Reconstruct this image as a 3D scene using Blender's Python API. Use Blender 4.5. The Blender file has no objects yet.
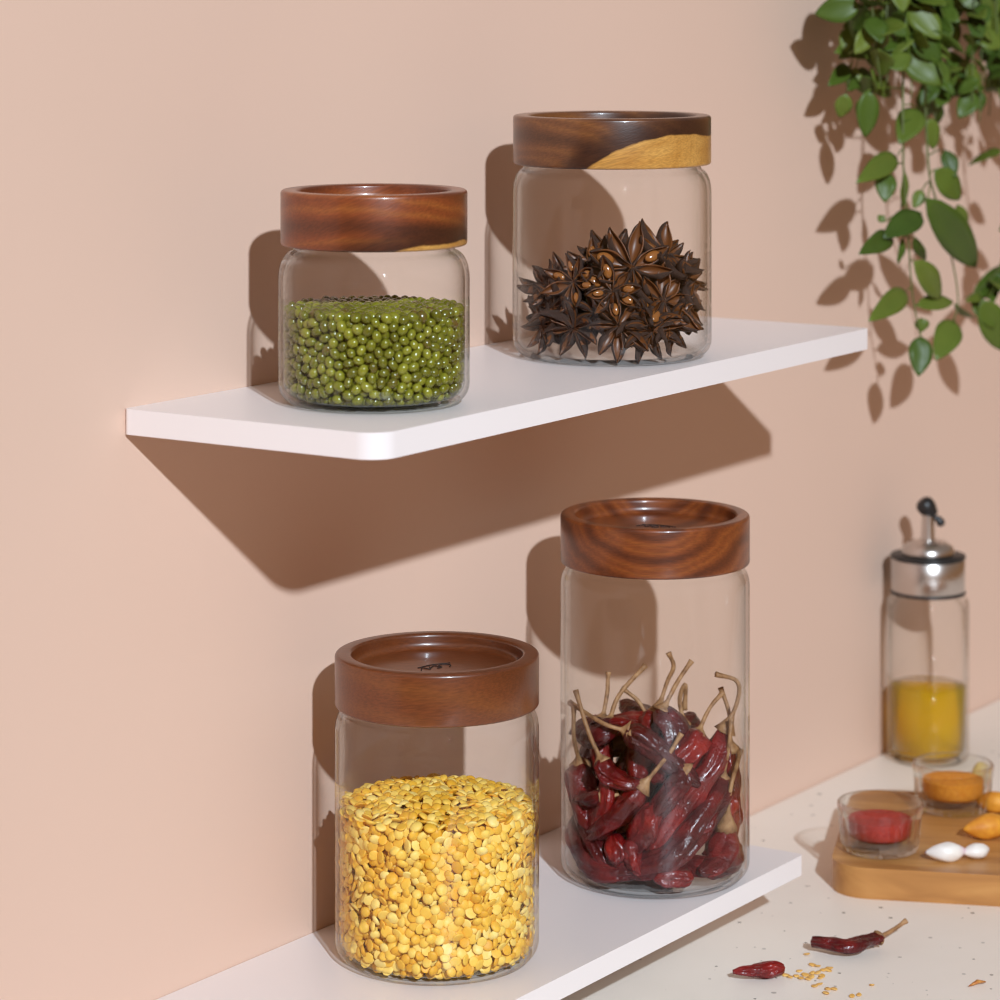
import bpy, bmesh, math, random
import numpy as np
from mathutils import Vector, Matrix, noise

# ------------------------------------------------------------------ camera, world, light, exposure
SC = bpy.context.scene
COL = SC.collection
F_PX, HORIZON = 3050.0, -18.0            # focal length in pixels, horizon row of the level camera
EYE = Vector((0.0, -0.924, 0.518))       # wall is the plane y = 0, countertop is z = 0
_c = 1 / math.hypot(1, .667)
FW = Vector((_c, .667 * _c, 0)); RT = Vector((.667 * _c, -_c, 0))
RZ = math.atan2(RT.y, RT.x)              # turns local x to the viewer's right, local -y to the viewer

cam = bpy.data.cameras.new('camera')
cam.sensor_width = 36.0
cam.lens = F_PX / 1000 * 36.0
cam.shift_y = (HORIZON - 500) / 1000
cam.clip_start = .05
cam.dof.use_dof = True
cam.dof.focus_distance = 1.50
cam.dof.aperture_fstop = 12.0
cam_ob = bpy.data.objects.new('camera', cam); COL.objects.link(cam_ob)
cam_ob.matrix_world = Matrix((
    (RT.x, 0, -FW.x, EYE.x), (RT.y, 0, -FW.y, EYE.y), (0, 1, 0, EYE.z), (0, 0, 0, 1)))
SC.camera = cam_ob

W = bpy.data.worlds.new('world'); SC.world = W; W.use_nodes = True
_wt = W.node_tree; bgn = _wt.nodes['Background']         # a warm room: neutral from above, peach from the side and below
_tc = _wt.nodes.new('ShaderNodeTexCoord'); _sx = _wt.nodes.new('ShaderNodeSeparateXYZ'); _wr = _wt.nodes.new('ShaderNodeValToRGB')
_wt.links.new(_tc.outputs['Generated'], _sx.inputs[0]); _mr = _wt.nodes.new('ShaderNodeMapRange')
_mr.inputs['From Min'].default_value = -1.0; _mr.inputs['From Max'].default_value = 1.0
_wt.links.new(_sx.outputs['Z'], _mr.inputs['Value']); _wt.links.new(_mr.outputs[0], _wr.inputs[0])
for _e, (_p, _k) in zip(_wr.color_ramp.elements, ((.50, (1.0, .48, .17, 1)), (.75, (.92, .72, .60, 1)))):
    _e.position = _p; _e.color = _k
_wt.links.new(_wr.outputs[0], bgn.inputs[0]); bgn.inputs[1].default_value = .295

kl = bpy.data.lights.new('key_lamp', 'SPOT')
kl.energy = 850.0; kl.shadow_soft_size = .045; kl.spot_size = math.radians(46); kl.spot_blend = 1.0
kl.color = (.80, .93, 1.06)
kl_ob = bpy.data.objects.new('key_lamp', kl); COL.objects.link(kl_ob)
_aim = Vector((1.35, -.1, .3)); _ld = Vector((-.61, -.665, .43)).normalized()
kl_ob.location = _aim + _ld * 4.2
kl_ob.rotation_euler = (kl_ob.location - Vector((1.85, -.1, .25))).to_track_quat('Z', 'Y').to_euler()

vs = SC.view_settings
vs.view_transform = 'Standard'; vs.look = 'None'; vs.gamma = 1.0; vs.use_curve_mapping = False
vs.exposure = 0.0
SC.cycles.transparent_max_bounces = 40
SC.cycles.filter_width = 1.1
SC.cycles.max_bounces = 14
SC.cycles.transmission_bounces = 12
SC.cycles.caustics_refractive = False
SC.cycles.caustics_reflective = False

# ------------------------------------------------------------------ helpers
def on_plane(x, y, z):
    d = FW + RT * ((x - 500) / F_PX) + Vector((0, 0, -(y - HORIZON) / F_PX))
    return EYE + d * ((z - EYE.z) / d.z)

def off_wall(x, y, v):
    d = FW + RT * ((x - 500) / F_PX) + Vector((0, 0, -(y - HORIZON) / F_PX))
    return EYE + d * ((-v - EYE.y) / d.y)

def link(name, me, mat=None, parent=None, smooth=True):
    o = bpy.data.objects.new(name, me); COL.objects.link(o)
    if mat is not None and not me.materials:
        for m in (mat if isinstance(mat, (list, tuple)) else [mat]): me.materials.append(m)
    if smooth:
        me.shade_smooth()
    if parent: o.parent = parent
    return o

def from_bm(name, bm, mat, parent=None, smooth=True, fix=True):
    if fix: bmesh.ops.recalc_face_normals(bm, faces=bm.faces)
    me = bpy.data.meshes.new(name); bm.to_mesh(me); bm.free()
    return link(name, me, mat, parent, smooth)

def from_np(name, v, f, mat, parent=None, smooth=True):
    me = bpy.data.meshes.new(name); me.from_pydata([tuple(p) for p in v], [], [tuple(q) for q in f]); me.update()
    return link(name, me, mat, parent, smooth)

def tag(o, label, cat, group=None, kind=None):
    if label: o['label'] = label
    if cat: o['category'] = cat
    if group: o['group'] = group
    if kind: o['kind'] = kind
    return o

def thing(name, label, cat, loc=(0, 0, 0), rz=0.0, group=None):
    o = bpy.data.objects.new(name, None); COL.objects.link(o)
    o.location = loc; o.rotation_euler = (0, 0, rz); o.empty_display_size = .02
    return tag(o, label, cat, group)

def lathe(prof, seg=96, closed=False):
    """profile of (r, z); r == 0 makes a pole"""
    bm = bmesh.new(); rows = []
    for r, z in prof:
        if r < 1e-7: rows.append([bm.verts.new((0, 0, z))])
        else: rows.append([bm.verts.new((r * math.cos(2 * math.pi * i / seg), r * math.sin(2 * math.pi * i / seg), z)) for i in range(seg)])
    pairs = list(zip(rows, rows[1:]))
    if closed: pairs.append((rows[-1], rows[0]))
    for a, b in pairs:
        for i in range(seg):
            j = (i + 1) % seg
            if len(a) == 1 and len(b) == 1: continue
            if len(a) == 1: bm.faces.new((a[0], b[i], b[j]))
            elif len(b) == 1: bm.faces.new((a[i], b[0], a[j]))
            else: bm.faces.new((a[i], b[i], b[j], a[j]))
    return bm

def arc(cx, cz, r, a0, a1, n=8, rz=None):
    rz = r if rz is None else rz
    return [(cx + r * math.cos(math.radians(a0 + (a1 - a0) * k / n)), cz + rz * math.sin(math.radians(a0 + (a1 - a0) * k / n))) for k in range(n + 1)]

def spline(pts, n):
    P = [Vector(p) for p in pts]; P = [P[0] * 2 - P[1]] + P + [P[-1] * 2 - P[-2]]
    out = []; m = len(P) - 3
    for k in range(n + 1):
        t = k / n * m; i = min(int(t), m - 1); u = t - i
        a, b, c, d = P[i:i + 4]
        out.append(.5 * ((2 * b) + (c - a) * u + (2 * a - 5 * b + 4 * c - d) * u * u + (3 * b - a - 3 * c + d) * u ** 3))
    return out

def tube(path, radii, seg=10, bm=None, wob=None, flat=1.0):
    """closed tube along a path; wob(k, angle) scales the radius"""
    bm = bm or bmesh.new(); n = len(path); rows = []
    t0 = (path[1] - path[0]).normalized()
    up = Vector((0, 0, 1)) if abs(t0.z) < .9 else Vector((1, 0, 0))
    u = t0.cross(up).normalized()
    for k in range(n):
        t = (path[min(k + 1, n - 1)] - path[max(k - 1, 0)]).normalized()
        u = (u - t * u.dot(t)).normalized(); w = t.cross(u)
        row = []
        for i in range(seg):
            a = 2 * math.pi * i / seg
            r = radii[k] * (wob(k, a) if wob else 1)
            row.append(bm.verts.new(path[k] + u * (r * math.cos(a)) + w * (r * flat * math.sin(a))))
        rows.append(row)
    for a, b in zip(rows, rows[1:]):
        for i in range(seg): bm.faces.new((a[i], a[(i + 1) % seg], b[(i + 1) % seg], b[i]))
    bm.faces.new(rows[0][::-1]); bm.faces.new(rows[-1])
    return bm

def rounded_slab(x0, x1, y0, y1, z0, z1, rads, edge=.0012, seg=10):
    """plan with a radius per corner (x0y0, x1y0, x1y1, x0y1) and a small edge rounding"""
    cs = [(x0, y0, 180), (x1, y0, 270), (x1, y1, 0), (x0, y1, 90)]; out = []
    for (cx, cy, a0), r in zip(cs, rads):
        sx = 1 if cx == x0 else -1; sy = 1 if cy == y0 else -1
        if r <= 0: out.append((cx, cy)); continue
        for k in range(seg + 1):
            a = math.radians(a0 + 90 * k / seg)
            out.append((cx + sx * r + r * math.cos(a), cy + sy * r + r * math.sin(a)))
    bm = bmesh.new()
    lo = [bm.verts.new((x, y, z0)) for x, y in out]; hi = [bm.verts.new((x, y, z1)) for x, y in out]
    n = len(out)
    for i in range(n): bm.faces.new((lo[i], lo[(i + 1) % n], hi[(i + 1) % n], hi[i]))
    bm.faces.new(lo[::-1]); bm.faces.new(hi)
    es = [e for e in bm.edges if abs(e.verts[0].co.z - e.verts[1].co.z) < 1e-6]
    bmesh.ops.bevel(bm, geom=es, offset=edge, segments=3, profile=.5, affect='EDGES')
    return bm

# ------------------------------------------------------------------ materials
class NT:
    def __init__(s, name):
        s.m = bpy.data.materials.new(name); s.m.use_nodes = True
        s.t = s.m.node_tree; s.n = s.t.nodes; s.b = s.n['Principled BSDF']; s.o = s.n['Material Output']
    def add(s, typ, **kw):
        n = s.n.new(typ)
        for k, v in kw.items():
            if k in n.bl_rna.properties: setattr(n, k, v)
        return n
    def ln(s, a, b): s.t.links.new(a, b)
    def tex(s, typ, coord, scale, **ins):
        n = s.add(typ); n.inputs['Scale'].default_value = scale
        for k, v in ins.items(): n.inputs[k.replace('_', ' ')].default_value = v
        if coord is not None: s.ln(coord, n.inputs['Vector'])
        return n
    def coord(s, scale=(1, 1, 1), rot=(0, 0, 0), loc=(0, 0, 0), which='Object'):
        c = s.add('ShaderNodeTexCoord'); m = s.add('ShaderNodeMapping')
        m.inputs['Scale'].default_value = scale; m.inputs['Rotation'].default_value = rot; m.inputs['Location'].default_value = loc
        s.ln(c.outputs[which], m.inputs['Vector']); return m.outputs[0]
    def ramp(s, fac, stops, interp='LINEAR'):
        r = s.add('ShaderNodeValToRGB'); r.color_ramp.interpolation = interp
        e = r.color_ramp.elements
        while len(e) < len(stops): e.new(.5)
        for k, (p, c) in enumerate(stops):
            e[k].position = p; e[k].color = (*c, 1) if len(c) == 3 else c
        s.ln(fac, r.inputs[0]); return r.outputs[0]
    def mix(s, fac, a, b, blend='MIX'):
        m = s.add('ShaderNodeMix'); m.data_type = 'RGBA'; m.blend_type = blend
        for src, sock in ((fac, m.inputs[0]), (a, m.inputs[6]), (b, m.inputs[7])):
            if hasattr(src, 'is_output'): s.ln(src, sock)
            else: sock.default_value = src if not isinstance(src, tuple) else (*src[:3], 1)
        return m.outputs[2]
    def math(s, op, a, b=0.0, clamp=False):
        m = s.add('ShaderNodeMath', operation=op); m.use_clamp = clamp
        for src, sock in ((a, m.inputs[0]), (b, m.inputs[1])):
            if hasattr(src, 'is_output'): s.ln(src, sock)
            else: sock.default_value = src
        return m.outputs[0]
    def bump(s, h, strength=.3, dist=.001):
        b = s.add('ShaderNodeBump'); b.inputs['Strength'].default_value = strength; b.inputs['Distance'].default_value = dist
        s.ln(h, b.inputs['Height']); s.ln(b.outputs[0], s.b.inputs['Normal'])
    def col(s, c):
        if hasattr(c, 'is_output'): s.ln(c, s.b.inputs['Base Color'])
        else: s.b.inputs['Base Color'].default_value = (*c, 1)
    def set(s, **kw):
        for k, v in kw.items(): s.b.inputs[k.replace('_', ' ')].default_value = v
        return s

def plain(name, c, rough=.5, metal=0.0, **kw):
    t = NT(name); t.col(c); t.set(Roughness=rough, Metallic=metal, **kw); return t.m

def m_wall():
    t = NT('plaster'); co = t.coord()
    n = t.tex('ShaderNodeTexNoise', co, 2.5, Detail=3.0)
    t.col(t.ramp(n.outputs[0], [(.3, (.705, .492, .380)), (.7, (.735, .514, .400))]))
    f = t.tex('ShaderNodeTexNoise', co, 350, Detail=2.0); t.bump(f.outputs[0], .06, .0006)
    t.set(Roughness=.75); return t.m

def m_counter():
    t = NT('speckled_stone'); co = t.coord()
    n = t.tex('ShaderNodeTexNoise', co, 9, Detail=4.0)
    base = t.ramp(n.outputs[0], [(.3, (.85, .765, .67)), (.7, (.90, .82, .73))])
    v = t.tex('ShaderNodeTexVoronoi', co, 150)
    sep = t.add('ShaderNodeSeparateColor'); t.ln(v.outputs['Color'], sep.inputs[0])
    pick = t.math('GREATER_THAN', sep.outputs[0], .62)
    size = t.math('MULTIPLY', sep.outputs[1], .22)
    dot = t.math('LESS_THAN', v.outputs['Distance'], size)
    spk = t.math('MULTIPLY', pick, dot)
    spc = t.ramp(sep.outputs[2], [(0, (.16, .13, .10)), (.5, (.35, .28, .2)), (1, (.5, .45, .4))])
    t.col(t.mix(spk, base, spc))
    t.set(Roughness=.42); return t.m

def m_shelf():
    t = NT('white_laminate'); co = t.coord()
    n = t.tex('ShaderNodeTexNoise', co, 4, Detail=2.0)
    t.col(t.ramp(n.outputs[0], [(.3, (.85, .785, .765)), (.7, (.87, .805, .785))])); t.set(Roughness=.38); return t.m

def m_glass(name='clear_glass', tint=(.985, .988, .985), edge=(.70, .70, .68), bend=4.0, mirror=5.0):
    """thin clear glass: see-through, more mirror-like and deeper in tint at grazing angles"""
    t = NT(name); t.n.remove(t.b)
    lw = t.add('ShaderNodeLayerWeight'); lw.inputs['Blend'].default_value = .5
    f = lw.outputs['Facing']
    tr = t.add('ShaderNodeBsdfTransparent')
    t.ln(t.mix(t.math('POWER', f, 6.0), tint, edge), tr.inputs[0])
    gl = t.add('ShaderNodeBsdfGlossy'); gl.inputs['Roughness'].default_value = .01
    fr = t.math('ADD', t.math('MULTIPLY', t.math('POWER', f, mirror), .80), .019)
    m1 = t.add('ShaderNodeMixShader'); m2 = t.add('ShaderNodeMixShader')
    t.ln(fr, m1.inputs[0]); t.ln(tr.outputs[0], m1.inputs[1]); t.ln(gl.outputs[0], m1.inputs[2])
    gs = t.add('ShaderNodeBsdfGlass'); gs.inputs['IOR'].default_value = 1.45; gs.inputs['Roughness'].default_value = 0
    gs.inputs[0].default_value = (.95, .96, .95, 1)
    ge = t.add('ShaderNodeNewGeometry')                  # where the wall is seen edge-on, the thick glass bends the view
    e = t.math('MULTIPLY', t.math('MULTIPLY', t.math('POWER', f, bend), .9), t.math('SUBTRACT', 1.0, ge.outputs['Backfacing']))
    t.ln(e, m2.inputs[0]); t.ln(m1.outputs[0], m2.inputs[1]); t.ln(gs.outputs[0], m2.inputs[2])
    t.ln(m2.outputs[0], t.o.inputs[0]); return t.m

def m_wood(name, dark, mid, light, loc, freq=26.0, tilt=(0, 0, 0), contrast=1.0, sap=None, rough=.34):
    """solid timber: distorted growth rings seen in 3D, pores, fine grain, varnish"""
    t = NT(name)
    co = t.coord(scale=(1, 1, 1), rot=tilt, loc=loc)
    st = t.add('ShaderNodeMapping'); st.inputs['Scale'].default_value = (5, 8, 18); t.ln(co, st.inputs[0])
    nz = t.tex('ShaderNodeTexNoise', st.outputs[0], 1.4, Detail=3.0, Distortion=.6)
    sc = t.add('ShaderNodeVectorMath', operation='SCALE'); sc.inputs['Scale'].default_value = .02; t.ln(nz.outputs['Color'], sc.inputs[0])
    ad = t.add('ShaderNodeVectorMath', operation='ADD'); t.ln(co, ad.inputs[0]); t.ln(sc.outputs[0], ad.inputs[1])
    wv = t.add('ShaderNodeTexWave', wave_type='RINGS', rings_direction='Y', wave_profile='SIN')
    wv.inputs['Scale'].default_value = freq; wv.inputs['Distortion'].default_value = 1.3; wv.inputs['Detail'].default_value = 2.0; wv.inputs['Detail Scale'].default_value = .6
    t.ln(ad.outputs[0], wv.inputs['Vector'])
    col = t.ramp(wv.outputs['Fac'], [(0, dark), (.45, mid), (.8, light), (1, mid)])
    big = t.tex('ShaderNodeTexNoise', co, 22, Detail=2.0)
    col = t.mix(t.math('MULTIPLY', big.outputs[0], .75), col, mid)
    if sap:   # a sapwood body (rounded, lighter timber) edged by a dark heartwood band
        ax, az, r, sx = sap
        c2 = t.add('ShaderNodeTexCoord'); sp = t.add('ShaderNodeSeparateXYZ'); t.ln(c2.outputs['Object'], sp.inputs[0])
        nn = t.tex('ShaderNodeTexNoise', c2.outputs['Object'], 40, Detail=4.0)
        dx = t.math('MULTIPLY', t.math('SUBTRACT', sp.outputs[0], ax), sx); dz = t.math('SUBTRACT', sp.outputs[2], az)
        d = t.math('SQRT', t.math('ADD', t.math('MULTIPLY', dx, dx), t.math('MULTIPLY', dz, dz)))
        d = t.math('ADD', d, t.math('MULTIPLY', t.math('SUBTRACT', nn.outputs[0], .5), .006))
        d = t.math('DIVIDE', t.math('SUBTRACT', d, r), .02)          # 0 at the border, 1 two centimetres outside
        band = t.ramp(t.math('MULTIPLY', t.math('ADD', d, 1.0), .5, True),
                      [(0, (1, 1, 1)), (.49, (.9, .9, .9)), (.51, (0, 0, 0)), (1, (0, 0, 0))])
        darkb = t.ramp(d, [(0, (1, 1, 1)), (.34, (.85, .85, .85)), (.62, (.12, .12, .12)), (1, (0, 0, 0))])
        fine = t.tex('ShaderNodeTexNoise', st.outputs[0], 9, Detail=4.0)
        col = t.mix(t.math('MULTIPLY', darkb, t.ramp(fine.outputs[0], [(.3, (1, 1, 1)), (.75, (.80, .80, .80))])), col, (.030, .010, .006))
        sapc = t.ramp(fine.outputs[0], [(.3, (.46, .21, .040)), (.7, (.60, .32, .080))])
        col = t.mix(band, col, sapc)
    # pores and grain
    gm = t.add('ShaderNodeMapping'); gm.inputs['Scale'].default_value = (90, 500, 900); t.ln(co, gm.inputs[0])
    g = t.tex('ShaderNodeTexNoise', gm.outputs[0], 1.6, Detail=3.0)
    col = t.mix(.45, col, t.ramp(g.outputs[0], [(.35, (.55, .5, .48)), (.65, (1.25, 1.2, 1.15))]), 'MULTIPLY')
    t.col(col); t.bump(g.outputs[0], .12, .0004)
    t.set(Roughness=rough); t.b.inputs['Coat Weight'].default_value = .3; t.b.inputs['Coat Roughness'].default_value = .12
    return t.m

def m_vary(name, stops, scale, rough=.4, detail=3.0, bump=0.0, dist=.0006, coat=0.0, island=False, spec=.5):
    """colour varied by noise, and by mesh island (grain by grain) for heaps"""
    t = NT(name); co = t.coord()
    n = t.tex('ShaderNodeTexNoise', co, scale, Detail=detail)
    fac = n.outputs[0]
    if island:
        g = t.add('ShaderNodeNewGeometry')
        fac = t.math('ADD', t.math('MULTIPLY', g.outputs['Random Per Island'], .75), t.math('MULTIPLY', n.outputs[0], .3))
    t.col(t.ramp(fac, stops))
    if bump: t.bump(n.outputs[0], bump, dist)
    t.set(Roughness=rough, Coat_Weight=coat); t.b.inputs['Specular IOR Level'].default_value = spec; t.b.inputs['Coat Roughness'].default_value = .15
    return t.m

GLASS = m_glass(); BOWL_GLASS = m_glass('moulded_glass', (.97, .975, .965), (.62, .63, .61), 1.8, 2.5)

# ------------------------------------------------------------------ the setting
def box(x0, x1, y0, y1, z0, z1):
    return rounded_slab(x0, x1, y0, y1, z0, z1, (0, 0, 0, 0), edge=.0005)

wall = from_bm('wall_back', box(-.6, 4.6, 0, .12, -.9, 2.4), m_wall(), smooth=False); wall['kind'] = 'structure'
floor = from_bm('floor', box(-.6, 4.6, -3.2, .12, -.95, -.9), plain('floor_tile', (.42, .36, .31), .6), smooth=False); floor['kind'] = 'structure'

ct = from_bm('countertop', rounded_slab(.9, 4.2, -.62, 0, -.04, 0, (0, 0, 0, 0), .003), m_counter(), smooth=False)
tag(ct, 'pale stone countertop with fine dark specks running along the wall', 'countertop')
base = from_bm('base_cabinet', box(.95, 4.15, -.56, -.01, -.9, -.04), plain('cabinet_paint', (.6, .56, .52), .5), smooth=False)
tag(base, 'plain cabinet base carrying the stone countertop', 'cabinet')

Z_LOW, Z_UP, THICK = .043, .3215, .0118
SHELF = m_shelf()
s1 = from_bm('wall_shelf', rounded_slab(1.0725, 1.557, -.1455, 0, Z_UP - THICK, Z_UP, (.013, .003, 0, .003)), SHELF, smooth=False)
tag(s1, 'upper white wall shelf with rounded corners holding the mung bean and star anise jars', 'shelf')
s2 = from_bm('wall_shelf', rounded_slab(.86, 1.4735, -.140, 0, Z_LOW - THICK + .001, Z_LOW, (.013, .003, 0, .002)), SHELF, smooth=False)
tag(s2, 'lower white wall shelf just above the countertop holding the lentil and chilli jars', 'shelf')
for v in s1.data.vertices:                    # the front edge runs a hair closer to the wall at its far end
    if v.co.y < -.05: v.co.y *= 1 - .055 * (v.co.x - 1.07) / .487
for s in (s1, s2): s.data.shade_smooth(); s.data.set_sharp_from_angle(angle=math.radians(40))

# ------------------------------------------------------------------ jars
def jar(label, px, py, z, lid_r, lid_h, body_r, neck_r, lid_z, shoulder, wood, inner=.835):
    c = on_plane(px, py, z)
    t = thing('glass_jar', label, 'jar', (c.x, c.y, z), RZ)
    rc, th = .0095, .0022
    sw = body_r - neck_r
    outer = [(0, .0008), (body_r - rc - .008, .0008), (body_r - rc - .004, 0)] + arc(body_r - rc, rc, rc, -90, 0, 8) + \
            arc(neck_r, lid_z - .002 - shoulder, sw, 0, 80, 10, shoulder) + [(neck_r + .0004, lid_z - .001), (neck_r, lid_z)]
    ri = body_r - th; rci = rc - .002
    inn = [(neck_r - th, lid_z)] + arc(neck_r - th, lid_z - .003 - shoulder, sw, 80, 0, 10, shoulder) + \
          arc(ri - rci, rci + .0030, rci, 0, -90, 8) + [(0, .0030)]
    from_bm('glass_body', lathe(outer + inn, 128), GLASS, t)
    e = .0014; r = lid_r; ri2 = r * inner
    prof = [(0, 0), (r - e, 0)] + arc(r - e, e, e, -90, 0, 4)[1:] + arc(r - e * 1.2, lid_h - e * 1.2, e * 1.2, 0, 90, 5) + \
           arc(ri2 + .0016, lid_h - .0016, .0016, 90, 180, 4) + \
           arc(ri2 - .0035, lid_h - .0040, .0035, 0, -90, 5) + [(0, lid_h - .0075)]
    lid = from_bm('lid', lathe(prof, 128), wood, t); lid.location = (0, 0, lid_z + .0002)
    return t, c

RED_D, RED_M, RED_L = (.070, .017, .008), (.165, .045, .016), (.245, .078, .024)
w_green = m_wood('acacia_wood', (.060, .014, .006), (.200, .045, .011), (.30, .090, .018), (.06, .3, .17), freq=17, tilt=(.1, .35, .1), sap=(.040, -.0365, .040, .60))
w_star = m_wood('acacia_heartwood', (.050, .017, .008), (.145, .050, .016), (.215, .080, .022), (.09, .7, .12), freq=17, tilt=(.1, .25, .1), sap=(.034, -.030, .0475, .78))
w_yel = m_wood('acacia_plain_wood', (.090, .022, .006), (.140, .036, .009), (.185, .056, .012), (.1, .9, .35), freq=7, tilt=(.1, .1, .1))
w_chi = m_wood('acacia_ringed_wood', (.060, .014, .006), (.185, .045, .011), (.250, .070, .015), (-.012, .5, -.062), freq=26, tilt=(.15, 0, .05))

j_green, c_green = jar('small jar of green mung beans on the upper shelf, reddish wooden lid', 374, 403, Z_UP, .0436, .0258, .0447, .0368, .0738, .013, w_green, .82)
j_star, c_star = jar('jar of star anise on the upper shelf, brown wooden lid with a yellow sapwood patch', 612, 356, Z_UP, .0520, .0258, .0523, .0462, .1008, .013, w_star, .845)
j_yel, c_yel = jar('jar of yellow split lentils on the lower shelf with a plain reddish-brown wooden lid', 437, 957, Z_LOW, .0498, .0252, .0498, .0455, .1232, .010, w_yel, .835)
j_chi, c_chi = jar('tall jar of dried red chillies on the lower shelf with a glossy dark wooden lid', 655, 875, Z_LOW, .0503, .0260, .0503, .0455, .1664, .010, w_chi, .845)

def mark(jr, lid_h, pts_list, ang):
    """small burnt-in maker's flourish on the recessed top of a lid"""
    lid = [o for o in jr.children if o.name.startswith('lid')][0]
    bm = bmesh.new(); R = Matrix.Rotation(ang, 3, 'Z')
    for pts in pts_list:
        p = spline([R @ Vector((x, y, lid_h - .0074)) for x, y in pts], 14)
        tube(p, [.00035] * len(p), 6, bm)
    o = from_bm('burnt_mark', bm, plain('burnt_wood', (.02, .008, .005), .7), lid)
FLOURISH = [[(-.010, -.002), (-.007, .002), (-.005, -.002), (-.003, .002)], [(-.003, .0005), (0, .003), (.002, -.001), (-.001, -.002)],
            [(.002, .002), (.005, .004), (.008, .001), (.006, -.002)], [(-.009, .003), (0, .0055), (.010, .0045)]]
mark(j_yel, .0252, FLOURISH, .55)
mark(j_chi, .0260, FLOURISH, -.5)

# ------------------------------------------------------------------ heaps of grain (nobody could count them)
def relax(n, R, H, gap, shell, seed, mound=0.0, it=40, r0=.0):
    """n points spread in the outer shell of a cylinder of radius R and height H, pushed apart to about one gap"""
    rng = np.random.default_rng(seed); pts = []
    while len(pts) < n:
        p = rng.uniform((-R, -R, 0), (R, R, H + mound), (4000, 3)); rr = np.hypot(p[:, 0], p[:, 1])
        top = H + mound * (1 - (rr / R) ** 2)
        ok = (rr < R) & (p[:, 2] < top) & ((rr > R - shell) | (p[:, 2] > top - shell))
        pts.extend(p[ok])
    p = np.array(pts[:n], np.float32)
    rc = .0065
    for _ in range(it):
        cell = np.floor(p / gap).astype(np.int64) + 100
        key = (cell[:, 0] * 1000 + cell[:, 1]) * 1000 + cell[:, 2]
        order = np.argsort(key); sk = key[order]; mv = np.zeros_like(p)
        for dx in (-1, 0, 1):
            for dy in (-1, 0, 1):
                for dz in (-1, 0, 1):
                    k2 = key + (dx * 1000 + dy) * 1000 + dz
                    lo = np.searchsorted(sk, k2, 'left'); hi = np.searchsorted(sk, k2, 'right')
                    for s in range(int((hi - lo).max()) if len(lo) else 0):
                        ok = np.nonzero(lo + s < hi)[0]
                        j = order[lo[ok] + s]; m = j != ok; i2 = ok[m]; j = j[m]
                        d = p[i2] - p[j]; L = np.maximum(np.linalg.norm(d, axis=1), 1e-6); w = np.maximum(gap - L, 0)
                        mv[i2] += d / L[:, None] * (w * .25)[:, None]
        p += mv
        rr = np.maximum(np.hypot(p[:, 0], p[:, 1]), 1e-6)
        p[:, 2] = np.clip(p[:, 2], 0, None)
        # the rounded bottom corner of the jar and the heap's top
        cz = np.clip(rc - p[:, 2], 0, rc); Rz = R - rc + np.sqrt(np.maximum(rc * rc - cz * cz, 0))
        s = np.minimum(1, Rz / rr); p[:, :2] *= s[:, None]; rr = rr * s
        top = H + mound * (1 - (rr / R) ** 2)
        p[:, 2] = np.minimum(p[:, 2], top)
        lim = R - shell - gap * .4
        inner = (rr < lim) & (p[:, 2] < top - shell)
        p[inner, :2] *= (lim / rr[inner])[:, None]
    return p, rng

def heap(name, pts, base_v, base_f, rots, scales):
    n = len(pts); nv = len(base_v)
    V = np.einsum('nij,nvj->nvi', rots, base_v[None] * scales[:, None, :]) + pts[:, None, :]
    nf = len(base_f); L = base_f.shape[1]
    Fc = (base_f[None] + (np.arange(n) * nv)[:, None, None]).reshape(-1)
    me = bpy.data.meshes.new(name)
    me.vertices.add(n * nv); me.vertices.foreach_set('co', V.astype(np.float32).ravel())
    me.loops.add(len(Fc)); me.loops.foreach_set('vertex_index', Fc.astype(np.int32))
    me.polygons.add(n * nf); me.polygons.foreach_set('loop_start', (np.arange(n * nf) * L).astype(np.int32))
    me.update(calc_edges=True); return me

def ball(seg, ring, fn=None):
    bm = bmesh.new(); bmesh.ops.create_icosphere(bm, subdivisions=seg, radius=1.0)
    v = np.array([x.co for x in bm.verts]); f = np.array([[q.index for q in a.verts] for a in bm.faces]); bm.free()
    if fn is not None: v = fn(v)
    return v, f

def rand_rot(rng, n, normals=None, bias=0.0):
    q = rng.normal(size=(n, 3)); q /= np.linalg.norm(q, axis=1)[:, None]
    if normals is not None:
        q = q * (1 - bias) + normals * bias; q /= np.linalg.norm(q, axis=1)[:, None]
    a = rng.normal(size=(n, 3)); x = np.cross(a, q); x /= np.linalg.norm(x, axis=1)[:, None]
    y = np.cross(q, x)
    return np.stack([x, y, q], axis=2)

def core(bmv, R, H, mound=0.0):
    return lathe([(0, .0035)] + arc(R - .008, .0115, .008, -90, 0, 4) + [(R * (1 - k / 6), H + mound * (1 - (1 - k / 6) ** 2)) for k in range(6)] + [(0, H + mound)], 48)

# mung beans
M_MUNG = m_vary('mung_bean_skin', [(0, (.075, .055, .010)), (.10, (.14, .065, .020)), (.2, (.115, .108, .007)), (.6, (.180, .178, .011)), (.85, (.26, .25, .020)), (1, (.20, .17, .05))], 900, .24, island=True, coat=.5)
p, rng = relax(1950, .0447 - .0022 - .0024, .0385, .0050, .0100, 5, it=45)
nrm = np.zeros_like(p); nrm[:, 2] = 1; rr = np.hypot(p[:, 0], p[:, 1]); side = rr > .034
nrm[side] = np.c_[p[side, :2] / rr[side, None], np.zeros(side.sum())]
bv, bf = ball(2, 0, lambda v: np.c_[v[:, 0] * (1 - .12 * v[:, 0] ** 2), v[:, 1], v[:, 2]])
k = rng.uniform(.88, 1.1, len(p))
sc = np.c_[.00335 * k * rng.uniform(.85, 1.10, len(p)), .00232 * k, .00228 * k]
p2 = p + np.array((0, 0, .0030 + .0023))
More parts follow.
